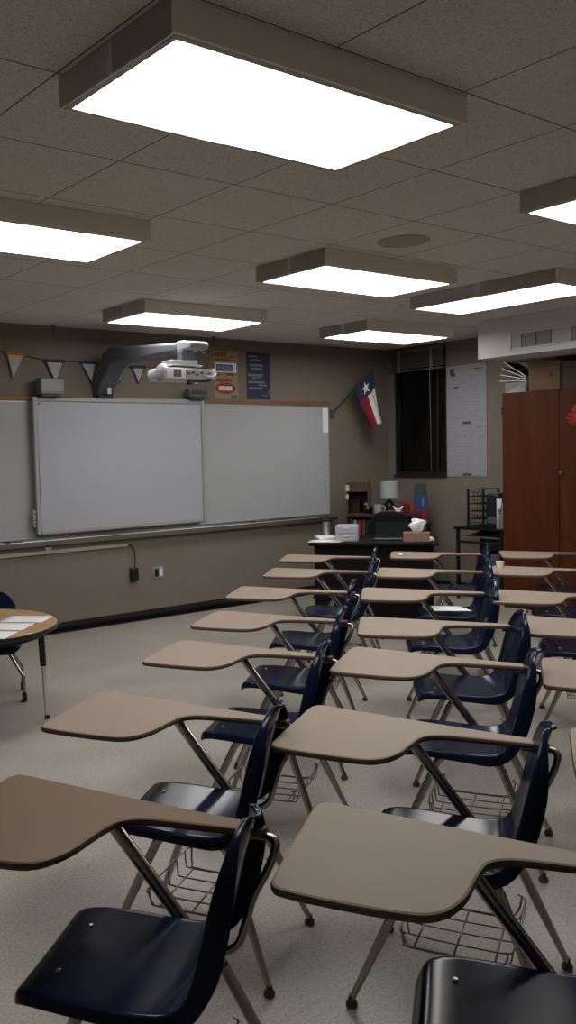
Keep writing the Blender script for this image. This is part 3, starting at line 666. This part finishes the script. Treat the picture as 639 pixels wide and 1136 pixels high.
ct = thing('computer_table', 'black steel-legged computer table between the chart and the wardrobe', 'table', (7.90, 5.42, 0))
MB().box(0, .48, 0, .60, .745, .77).build('table_top', M['blackwood'], ct, bevel=.004)
for x in (.03, .44):
    for y in (.03, .555): MB().box(x, x + .03, y, y + .03, 0.012, .745).build('leg', M['black'], ct, bevel=.003)
MB().box(.035, .055, .06, .555, .60, .625).box(.03, .46, .035, .05, .60, .625).build('cross_bar', M['black'], ct, bevel=.002)
MB().prism([(.10, .655), (.44, .70), (.44, .71), (.10, .665)], .10, .54, 'y').build('keyboard_shelf', M['greyplastic'], ct, bevel=.002)
for x in (.045, .455):
    for y in (.045, .57): MB().lathe([(.018, 0), (.018, .008), (.012, .013)], 10, (x, y, 0)).build('foot', M['darkgrey'], ct, smooth='auto')
pc = thing('computer_tower', 'black computer tower under the computer table', 'computer', (7.98, 5.50, 0))
MB().box(0, .38, 0, .30, .01, .50).build('case', M['black'], pc, bevel=.006); MB().box(-.012, 0, .005, .295, .012, .495).build('front_panel', M['darkgrey'], pc, bevel=.004)
lt = thing('letter_tray', 'black wire letter tray with stacked tiers on the computer table', 'tray', (7.93, 5.665, .77))
for k in range(5):
    z = .012 + k * .078; b = MB()
    b.tube([(0, 0, z), (.26, 0, z), (.26, .185, z), (0, .185, z)], .004, 6, closed=True)
    for i in range(1, 8): b.tube([(i * .0325, 0, z), (i * .0325, .185, z)], .003, 5)
    for i in range(1, 5): b.tube([(0, i * .037, z), (0, i * .037, z + .045)], .0035, 5)
    b.tube([(0, 0, z + .045), (0, .185, z + .045)], .003, 6); b.build('tier', M['mesh_black'], lt)
for x, y in ((0, 0), (0, .185), (.26, 0), (.26, .185)): MB().box(x - .009, x + .009, y - .009, y + .009, 0, .40).build('post', M['mesh_black'], lt)
MB().box(-.004, .264, -.004, .189, .394, .402).build('top_panel', M['mesh_black'], lt)
sp_ = thing('printer', 'black printer between the letter tray and the white binder', 'printer', (7.95, 5.51, .77))
MB().box(0, .35, 0, .14, 0, .345).build('case', M['black'], sp_, bevel=.01); MB().box(-.004, 0, .02, .12, .05, .12).build('paper_slot', M['darkgrey'], sp_, bevel=.002); MB().box(.02, .33, .01, .13, .345, .36).build('lid', M['darkgrey'], sp_, bevel=.004)
bi = thing('binder', 'white binder standing against the wardrobe on the computer table', 'binder', (7.915, 5.428, .77))
MB().box(0, .27, 0, .004, 0, .305).box(0, .27, .064, .068, 0, .305).box(0, .005, .004, .064, 0, .305).build('cover', M['whiteplastic'], bi, bevel=.001)
MB().box(.01, .26, .006, .062, .006, .30).build('pages', M['plain'], bi)
b = MB().box(-.0015, 0, .018, .05, .17, .20).box(-.0015, 0, .022, .046, .15, .162).build('spine_label', M['blueink'], bi)

# ------------------------------------------------------------------ teacher desk corner
TA = math.atan2(-.785, .62)                      # desk's long direction
TO = (5.88, 6.12)
def T(u, v, z=0): r = rot2((u, v), TA); return (TO[0] + r[0], TO[1] + r[1], z)     # u along the front edge, v behind it
td = thing('teacher_desk', 'wide black teacher desk in the far corner facing the students', 'desk', T(0, 0), TA)
MB().box(0, 1.18, 0, .72, .72, .75).build('desk_top', M['blackwood'], td, bevel=.004)
MB().box(.05, 1.13, .05, .07, .06, .72).build('front_panel', M['blackwood'], td, bevel=.002)
for x in (.05, .80):
    p = MB().box(x, x + .33, .07, .68, .03, .72).build('pedestal', M['blackwood'], td, bevel=.003)
    for k in range(3): 
        q = MB().box(x + .012, x + .318, .68, .695, .06 + .22 * k, .26 + .22 * k).build('drawer', M['blackwood'], p, bevel=.003)
for x in (.07, .34, .83, 1.10):
    for y in (.09, .62): MB().box(x, x + .03, y, y + .03, 0, .03).build('foot', M['darkgrey'], td)
DT = .75
for k in range(3):
    sheet('paper_sheet', .30, .215, T(.14 + .01 * k, .15 + .01 * k, DT + .0005 + .0011 * k), TA + R(3 * k), ('lowest white sheet at the left end of the teacher desk', 'middle white sheet at the left end of the teacher desk', 'top white sheet at the left end of the teacher desk')[k], m=M['plain'], group='papers on the teacher desk')
o = MB().box(-.09, .09, -.11, .11, 0, .022).build('paper_stack', M['plain'], bevel=.002); o.location = T(.12, .40, DT); o.rotation_euler.z = TA + R(20); tag(o, 'thick white paper pad behind the loose sheets on the teacher desk', 'paper')
t = thing('drawer_organizer', 'small frosted white two-drawer organizer on the teacher desk', 'organizer', T(.245, .10, DT), TA)
MB().box(0, .20, 0, .006, 0, .15).box(0, .006, .006, .20, 0, .15).box(.194, .20, .006, .20, 0, .15).box(.006, .194, .194, .20, 0, .15).box(.006, .194, .006, .194, .144, .15).box(.006, .194, .006, .194, .0, .006).box(.006, .194, .006, .194, .072, .078).build('case', M['clearplastic'], t, bevel=.004)
for z in (.008, .08):
    dd = MB().box(.008, .192, -.006, .0, z, z + .062).build('drawer', M['clearplastic'], t, bevel=.003); MB().box(.07, .13, -.014, -.006, z + .04, z + .052).build('handle', M['whiteplastic'], dd, bevel=.002)
t = thing('tumbler', 'slim silver tumbler standing behind papers on the teacher desk', 'cup', T(.105, .56, DT))
MB().lathe([(.032, 0), (.034, .004), (.040, .16), (.038, .16), (.03, .01)], 20).build('cup', M['tumbler'], t, smooth='auto'); MB().lathe([(.041, .158), (.041, .172), (.03, .178)], 20).build('lid', M['black'], t, smooth='auto')
t = thing('laptop', 'open black laptop with a bright edge on the teacher desk', 'laptop', T(.60, .22, DT), TA)
MB().box(-.01, .33, 0, .23, 0, .018).build('base', M['black'], t, bevel=.003); MB().box(-.01, .33, -.006, .0, .012, .020).build('front_edge', M['silver'], t)
lid = MB().box(-.01, .33, -.008, 0, 0, .15).build('lid', M['officefabric'], t, bevel=.003); lid.location = (0, .235, .014); lid.rotation_euler.x = R(-28)
t = thing('tissue_box', 'pinkish brown tissue box with a white tissue on the teacher desk', 'box', T(.865, .08, DT), TA)
MB().box(0, .235, 0, .12, 0, .085).build('carton', M['pinkbox'], t, bevel=.003)
b = MB(); L_ = []
for k, (r, z) in enumerate([(.03, .083), (.045, .11), (.06, .15), (.052, .185), (.02, .205)]):
    L_.append([(.115 + .01 * k * (1 if k % 2 else -.4) + r * 1.15 * math.cos(a) * (1 + .18 * math.sin(3 * a + k)), .06 + r * .6 * math.sin(a) * (1 + .25 * math.cos(4 * a)), z + .008 * math.sin(5 * a)) for a in [j * math.pi / 10 for j in range(20)]])
b.layers(L_).build('tissue', M['tissue'], t, smooth=True)
t = thing('computer_mouse', 'white computer mouse on the right end of the teacher desk', 'mouse', T(1.09, .22, DT), TA + R(70))
MB().layers([[(r * 1.0 * math.cos(a) * .035, r * math.sin(a) * .055, z) for a in [j * math.pi / 10 for j in range(20)]] for r, z in ((.95, 0), (1, .012), (.85, .026), (.5, .034), (.1, .036))]).build('body', M['whiteplastic'], t, smooth='auto')
MB().tube(catmull([(0, .055, .008), (.01, .11, .006), (-.05, .18, .006), (-.12, .2, .006)], 5), .003, 6).build('cable', M['darkgrey'], t, smooth=True)
# office chair
oc = thing('office_chair', 'black padded office chair behind the teacher desk', 'chair', T(.68, 1.06), TA)
bk = [(-.20, .50), (-.225, .62), (-.225, .78), (-.19, .89), (-.11, .945), (0, .955), (.11, .945), (.19, .89), (.225, .78), (.225, .62), (.20, .50), (.1, .47), (-.1, .47)]
lp = [(p.x, p.y) for p in catmull([(x, z, 0) for x, z in bk], 4, True)]
MB().layers([[(x, y, z) for x, z in inset(lp, d)] for d, y in ((.035, .19), (.008, .20), (0, .22), (.008, .25), (.035, .262))]).build('backrest', M['officefabric'], oc, smooth='auto')
lp = [(p.x, p.y) for p in catmull([(-.24, -.20, 0), (0, -.245, 0), (.24, -.20, 0), (.25, 0, 0), (.22, .2, 0), (0, .23, 0), (-.22, .2, 0), (-.25, 0, 0)], 4, True)]
MB().layers([[(x, y, z) for x, y in inset(lp, d)] for d, z in ((.03, .41), (.006, .42), (0, .45), (.008, .475), (.04, .485))]).build('seat', M['officefabric'], oc, smooth='auto')
MB().tube(catmull([(0, .05, .40), (0, .25, .41), (0, .285, .50), (0, .25, .62)], 5), .022, 8).build('back_support', M['black'], oc, smooth='auto')
MB().tube([(0, 0, .10), (0, 0, .30), (0, 0, .41)], [.026, .02, .02], 12).build('gas_column', M['black'], oc, smooth='auto')
for k in range(5):
    a = 2 * math.pi * k / 5 + .3; c_, s_ = math.cos(a), math.sin(a)
    b = MB().tube([(0, 0, .11), (.27 * c_, .27 * s_, .075)], [.022, .015], 8).build('base_arm', M['black'], oc, smooth='auto')
    MB().tube([(.27 * c_ - .02 * s_, .27 * s_ + .02 * c_, .03), (.27 * c_ + .02 * s_, .27 * s_ - .02 * c_, .03)], .03, 14).tube([(.27 * c_, .27 * s_, .03), (.27 * c_, .27 * s_, .075)], .008, 6).build('castor', M['darkgrey'], b, smooth='auto')
for sx in (-1, 1): MB().tube(catmull([(sx * .2, .0, .42), (sx * .28, .0, .45), (sx * .285, .0, .62), (sx * .27, -.02, .655)], 5), .014, 8).box(sx * .27 - .035, sx * .27 + .035, -.14, .12, .655, .68).build('armrest', M['black'], oc, smooth='auto')

# low bookcase behind, with things on it
bc = thing('bookcase', 'low dark wooden bookcase behind the office chair', 'bookcase', T(.22, 1.46), TA)
BL = .78; BH = .905
MB().box(0, .02, 0, .34, 0, BH - .022).box(BL - .02, BL, 0, .34, 0, BH - .022).box(.02, BL - .02, .325, .34, .05, BH - .022).box(.02, BL - .02, 0, .325, 0, .06).box(.40, .42, 0, .325, .06, BH - .022).build('carcass', M['shelfwood'], bc, bevel=.002)
MB().box(-.008, BL + .008, -.008, .345, BH - .022, BH).build('top_board', M['shelfwood'], bc, bevel=.003)
for z in (.34, .60): MB().box(.02, .40, .01, .325, z, z + .018).box(.42, BL - .02, .01, .325, z, z + .018).build('shelf', M['shelfwood'], bc)
u = .03
bk_ = [('bookgreen', .035, .25, 'dark green book at left end of the bookcase shelf'), ('bookwhite', .022, .235, 'thin pale book left of the red book'), ('bookred', .04, .225, 'thick red book on the bookcase shelf'), ('bookbrown', .035, .235, 'dark brown book right of the red book'), ('bookbrown', .03, .215, 'dark brown book left of the pale leaning book'), ('bookwhite', .03, .225, 'pale book at the right end of the shelf')]
for mm, th, h, lb in bk_:
    t = thing('book', lb, 'book', T(.22 + u, 1.46 + .03, .618), TA, 'books on the bookcase')
    MB().box(0, th, 0, .004, 0, h).box(0, .003, .004, .16, 0, h).box(th - .003, th, .004, .16, 0, h).build('cover', M[mm], t, bevel=.001); MB().box(.003, th - .003, .004, .155, .004, h - .004).build('pages', M['plain'], t); u += th + .012
cb = thing('wooden_cubby', 'brown wooden cubby box on the left of the bookcase', 'box', T(.22, 1.49, BH), TA)
MB().box(0, .02, 0, .26, 0, .35).box(.225, .245, 0, .26, 0, .35).box(.02, .225, .24, .26, 0, .35).box(.02, .225, 0, .24, 0, .015).box(.02, .225, 0, .24, .25, .35).build('box_body', M['cubbywood'], cb, bevel=.002)
t = MB().box(0, .03, -.012, 0, .0, .055).box(.0, .035, -.012, 0, .09, .155).build('sticky_note', M['beige'], cb); t.location = (-.005, 0, .17)
t = MB().tube(catmull([(0, 0, .0), (.005, -.01, .02), (0, 0, .04)], 3), .01, 6)
gj = thing('glass_jar', 'dark round glass jar beside the white mug on the bookcase', 'jar', T(.44, 1.54, BH))
MB().lathe([(.035, 0), (.055, .02), (.058, .06), (.045, .095), (.03, .105)], 20).build('jar_body', M['glass'], gj, smooth='auto'); MB().lathe([(.032, .105), (.034, .12), (.02, .126)], 16).build('lid', M['silver'], gj, smooth='auto')
mg = thing('mug', 'white mug on the bookcase below the lamp', 'mug', T(.555, 1.50, BH), TA)
MB().lathe([(.036, 0), (.042, .004), (.046, .11), (.042, .11), (.036, .012)], 22).build('cup', M['ceramic'], mg, smooth='auto'); MB().tube(catmull([(.042, 0, .09), (.07, 0, .085), (.074, 0, .055), (.06, 0, .028), (.04, 0, .025)], 5), .006, 8).build('handle', M['ceramic'], mg, smooth='auto')
lm = thing('table_lamp', 'table lamp with white drum shade on the bookcase', 'lamp', T(.665, 1.69, BH))
MB().lathe([(.075, 0), (.075, .012), (.05, .02), (.06, .06), (.055, .11), (.02, .15), (.012, .20)], 22).build('base', M['black'], lm, smooth='auto')
MB().lathe([(.098, .165), (.100, .166), (.096, .352), (.094, .352), (.096, .17)], 28).build('lamp_shade', M['shade'], lm, smooth='auto'); MB().tube([(0, 0, .2), (0, 0, .34)], .006, 8).build('stem', M['steel'], lm, smooth='auto')
pt = thing('desk_tray', 'reddish brown wooden box on the bookcase under the lamp', 'box', T(.63, 1.475, BH), TA)
MB().box(0, .17, 0, .10, 0, .035).build('tray_body', M['cubbywood'], pt, bevel=.003); MB().box(.02, .15, .01, .09, .035, .045).build('lid_panel', M['trimwood'], pt)
ty = thing('plush_toy', 'small white and pale blue plush toy right of the lamp', 'toy', T(.765, 1.50, BH), TA, )
ty.scale = (.72, .72, .8)
MB().layers([[(r * math.cos(a), r * .8 * math.sin(a), z) for a in [j * math.pi / 8 for j in range(16)]] for r, z in ((.03, 0), (.05, .015), (.05, .05), (.036, .075), (.01, .085))]).build('body', M['teal'], ty, smooth='auto')
for sx in (-1, 1): MB().layers([[(sx * .03 + sx * .018 * k + r * math.cos(a), r * math.sin(a), z) for a in [j * math.pi / 5 for j in range(10)]] for k, (r, z) in enumerate(((.016, .06), (.02, .085), (.014, .11), (.004, .118)))]).build('ear', M['plain'], ty, smooth='auto')
# stand with letter blocks
sd = thing('block_stand', 'small black stand in the corner holding coloured blocks', 'stand', (8.03, 6.63, 0), TA)
MB().box(-.18, .18, -.13, .13, .745, .765).build('top_board', M['blackwood'], sd, bevel=.003)
for x in (-.16, .13):
    for y in (-.11, .08): MB().box(x, x + .03, y, y + .03, 0, .745).build('leg', M['blackwood'], sd, bevel=.002)
MB().box(-.16, .16, -.10, .10, .30, .315).build('shelf', M['blackwood'], sd)
def block(x, z, s, m, im, ch_, label):
    r = rot2((x, 0), TA); t = thing('letter_block', label, 'block', (8.03 + r[0], 6.63 + r[1], z), TA, 'coloured blocks on the stand')
    MB().box(-s / 2, s / 2, -s / 2, s / 2, 0, s).build('block_body', m, t, bevel=.004)
    b = MB(); y = -s / 2; k = s * .1
    segs = {'8': 'abcdefg', '3': 'abcdg', '1': 'bc', 'o': 'cdeg', 'L': 'def'}[ch_]; w2, h2 = s * .22, s * .3; cz = s / 2
    S = dict(a=(-w2, w2, h2 - k, h2), d=(-w2, w2, -h2, -h2 + k), g=(-w2, w2, -k / 2, k / 2), f=(-w2, -w2 + k, 0, h2), e=(-w2, -w2 + k, -h2, 0), b=(w2 - k, w2, 0, h2), c=(w2 - k, w2, -h2, 0))
    for q in segs: x0, x1, z0, z1 = S[q]; b.box(x0, x1, y - .002, y, cz + z0, cz + z1)
    b.build('block_figure', im, t)
bz = .765
block(-.09, bz, .10, M['yellow'], M['black'], 'o', 'yellow block at the bottom of the left stack, under the red block')
block(-.09, bz + .10, .155, M['red'], M['black'], '8', 'red block with a dark figure on top of the left stack')
block(.06, bz, .17, M['magenta'], M['red'], '1', 'magenta block at the bottom of the tall right stack')
block(.06, bz + .17, .155, M['blue'], M['paleink'], '1', 'blue block in the middle of the tall right stack')
block(.06, bz + .325, .13, M['green'], M['ink'], 'o', 'dark green block on top of the tall right stack')

# ------------------------------------------------------------------ round activity table at left with papers and castor chair
rt = thing('round_table', 'low round oak-topped activity table cut by the left edge', 'table', (2.07, 5.16, 0))
MB().lathe([(.57, .588), (.578, .592), (.578, .606), (.572, .612), (0, .612)], 64).build('table_top', M['oak'], rt, smooth='auto')
MB().lathe([(.583, .583), (.586, .588), (.586, .606), (.581, .610), (.577, .607), (.577, .585)], 64).build('edge_band', M['black'], rt, smooth='auto')
b = MB()
for j in range(48):
    a, a2 = 2 * math.pi * j / 48, 2 * math.pi * (j + 1) / 48
    b.add([(r * math.cos(q), r * math.sin(q), z) for q in (a, a2) for r, z in ((.50, .548), (.515, .548), (.515, .588), (.50, .588))], [(0, 1, 5, 4), (1, 2, 6, 5), (2, 3, 7, 6), (3, 0, 4, 7)])
b.build('apron', M['black'], rt)
for k in range(4):
    a = R(-25.5) + k * math.pi / 2; c_, s_ = math.cos(a), math.sin(a)
    l = MB().tube([(.465 * c_, .465 * s_, .588), (.475 * c_, .475 * s_, .545), (.482 * c_, .482 * s_, .33)], [.026, .020, .0195], 14).build('leg', M['black'], rt, smooth='auto')
    MB().tube([(.482 * c_, .482 * s_, .335), (.495 * c_, .495 * s_, .02)], .0125, 12).build('leg_extension', M['chrome'], l, smooth='auto')
    MB().lathe([(.014, 0), (.018, .004), (.016, .02), (.012, .026)], 12, (.496 * c_, .496 * s_, 0)).build('glide', M['black'], l, smooth='auto')
for k, (x, y, lb) in enumerate([(2.45, 5.055, 'white printed sheet farthest back on the round table'), (2.25, 4.905, 'white printed sheet in the middle of the three on the round table'), (2.06, 4.735, 'white printed sheet nearest the camera on the round table')]):
    sheet('paper_sheet', .28, .214, (x, y, .6125 + .0007 * k), R(-47 + 180), lb, group='printed sheets on the round table')
cc = thing('castor_chair', 'navy plastic chair on castors tucked at the round table', 'chair', (2.466, 5.625, 0), R(-24))
sh = shell_bm().build('seat_shell', M['navy'], cc, smooth=True)
sh.scale = (.94, .84, .875); sh.rotation_euler.z = math.pi
so = sh.modifiers.new('s', 'SOLIDIFY'); so.thickness = .007; so.offset = -1
su = sh.modifiers.new('u', 'SUBSURF'); su.levels = 1; su.render_levels = 1
bake(sh)
MB().box(-.12, .12, -.11, .11, .345, .362).build('seat_plate', M['black'], cc, bevel=.003)
for sx in (-1, 1):
    for sy in (-1, 1):
        l = MB().tube(catmull([(sx * .05, sy * .05, .345), (sx * .10, sy * .085, .335), (sx * .185, sy * .14, .19), (sx * .20, sy * .15, .165), (sx * .202, sy * .152, .13), (sx * .202, sy * .152, .06)], 5), .011, 10).build('leg', M['steel'], cc, smooth='auto')
        MB().tube([(sx * .202 - .016, sy * .152, .026), (sx * .202 + .016, sy * .152, .026)], .026, 16).box(sx * .202 - .012, sx * .202 + .012, sy * .152 - .012, sy * .152 + .012, .04, .062).build('castor', M['black'], l, smooth='auto')

# ------------------------------------------------------------------ camera, world, view
cd = bpy.data.cameras.new('camera'); cam = bpy.data.objects.new('camera', cd); COL.objects.link(cam)
f_px, yaw, pitch, roll = 1001.894, R(53.453), R(-3.512), R(-1.525)
F = Vector((math.cos(yaw), math.sin(yaw), 0)); Rt = Vector((math.sin(yaw), -math.cos(yaw), 0)); U = Vector((0, 0, 1))
F2 = F * math.cos(pitch) + U * math.sin(pitch); U2 = -F * math.sin(pitch) + U * math.cos(pitch)
R3 = Rt * math.cos(roll) + U2 * math.sin(roll); U3 = -Rt * math.sin(roll) + U2 * math.cos(roll)
mw = Matrix.Identity(4)
for i in range(3): mw[i][0], mw[i][1], mw[i][2] = R3[i], U3[i], -F2[i]
mw[2][3] = 1.585; cam.matrix_world = mw
cd.sensor_fit = 'VERTICAL'; cd.sensor_height = 24; cd.sensor_width = 24; cd.lens = f_px / 1136 * 24
cd.shift_x = 106.5 / 1136; cd.clip_start = .05
SC.camera = cam
wd_ = bpy.data.worlds.new('night'); SC.world = wd_; wd_.use_nodes = True
wd_.node_tree.nodes['Background'].inputs[0].default_value = (.004, .005, .008, 1); wd_.node_tree.nodes['Background'].inputs[1].default_value = 1
vs = SC.view_settings; vs.view_transform = 'Standard'; vs.look = 'None'; vs.gamma = 1; vs.use_curve_mapping = False; vs.exposure = 0.85
SC.cycles.max_bounces = 8; SC.cycles.diffuse_bounces = 5
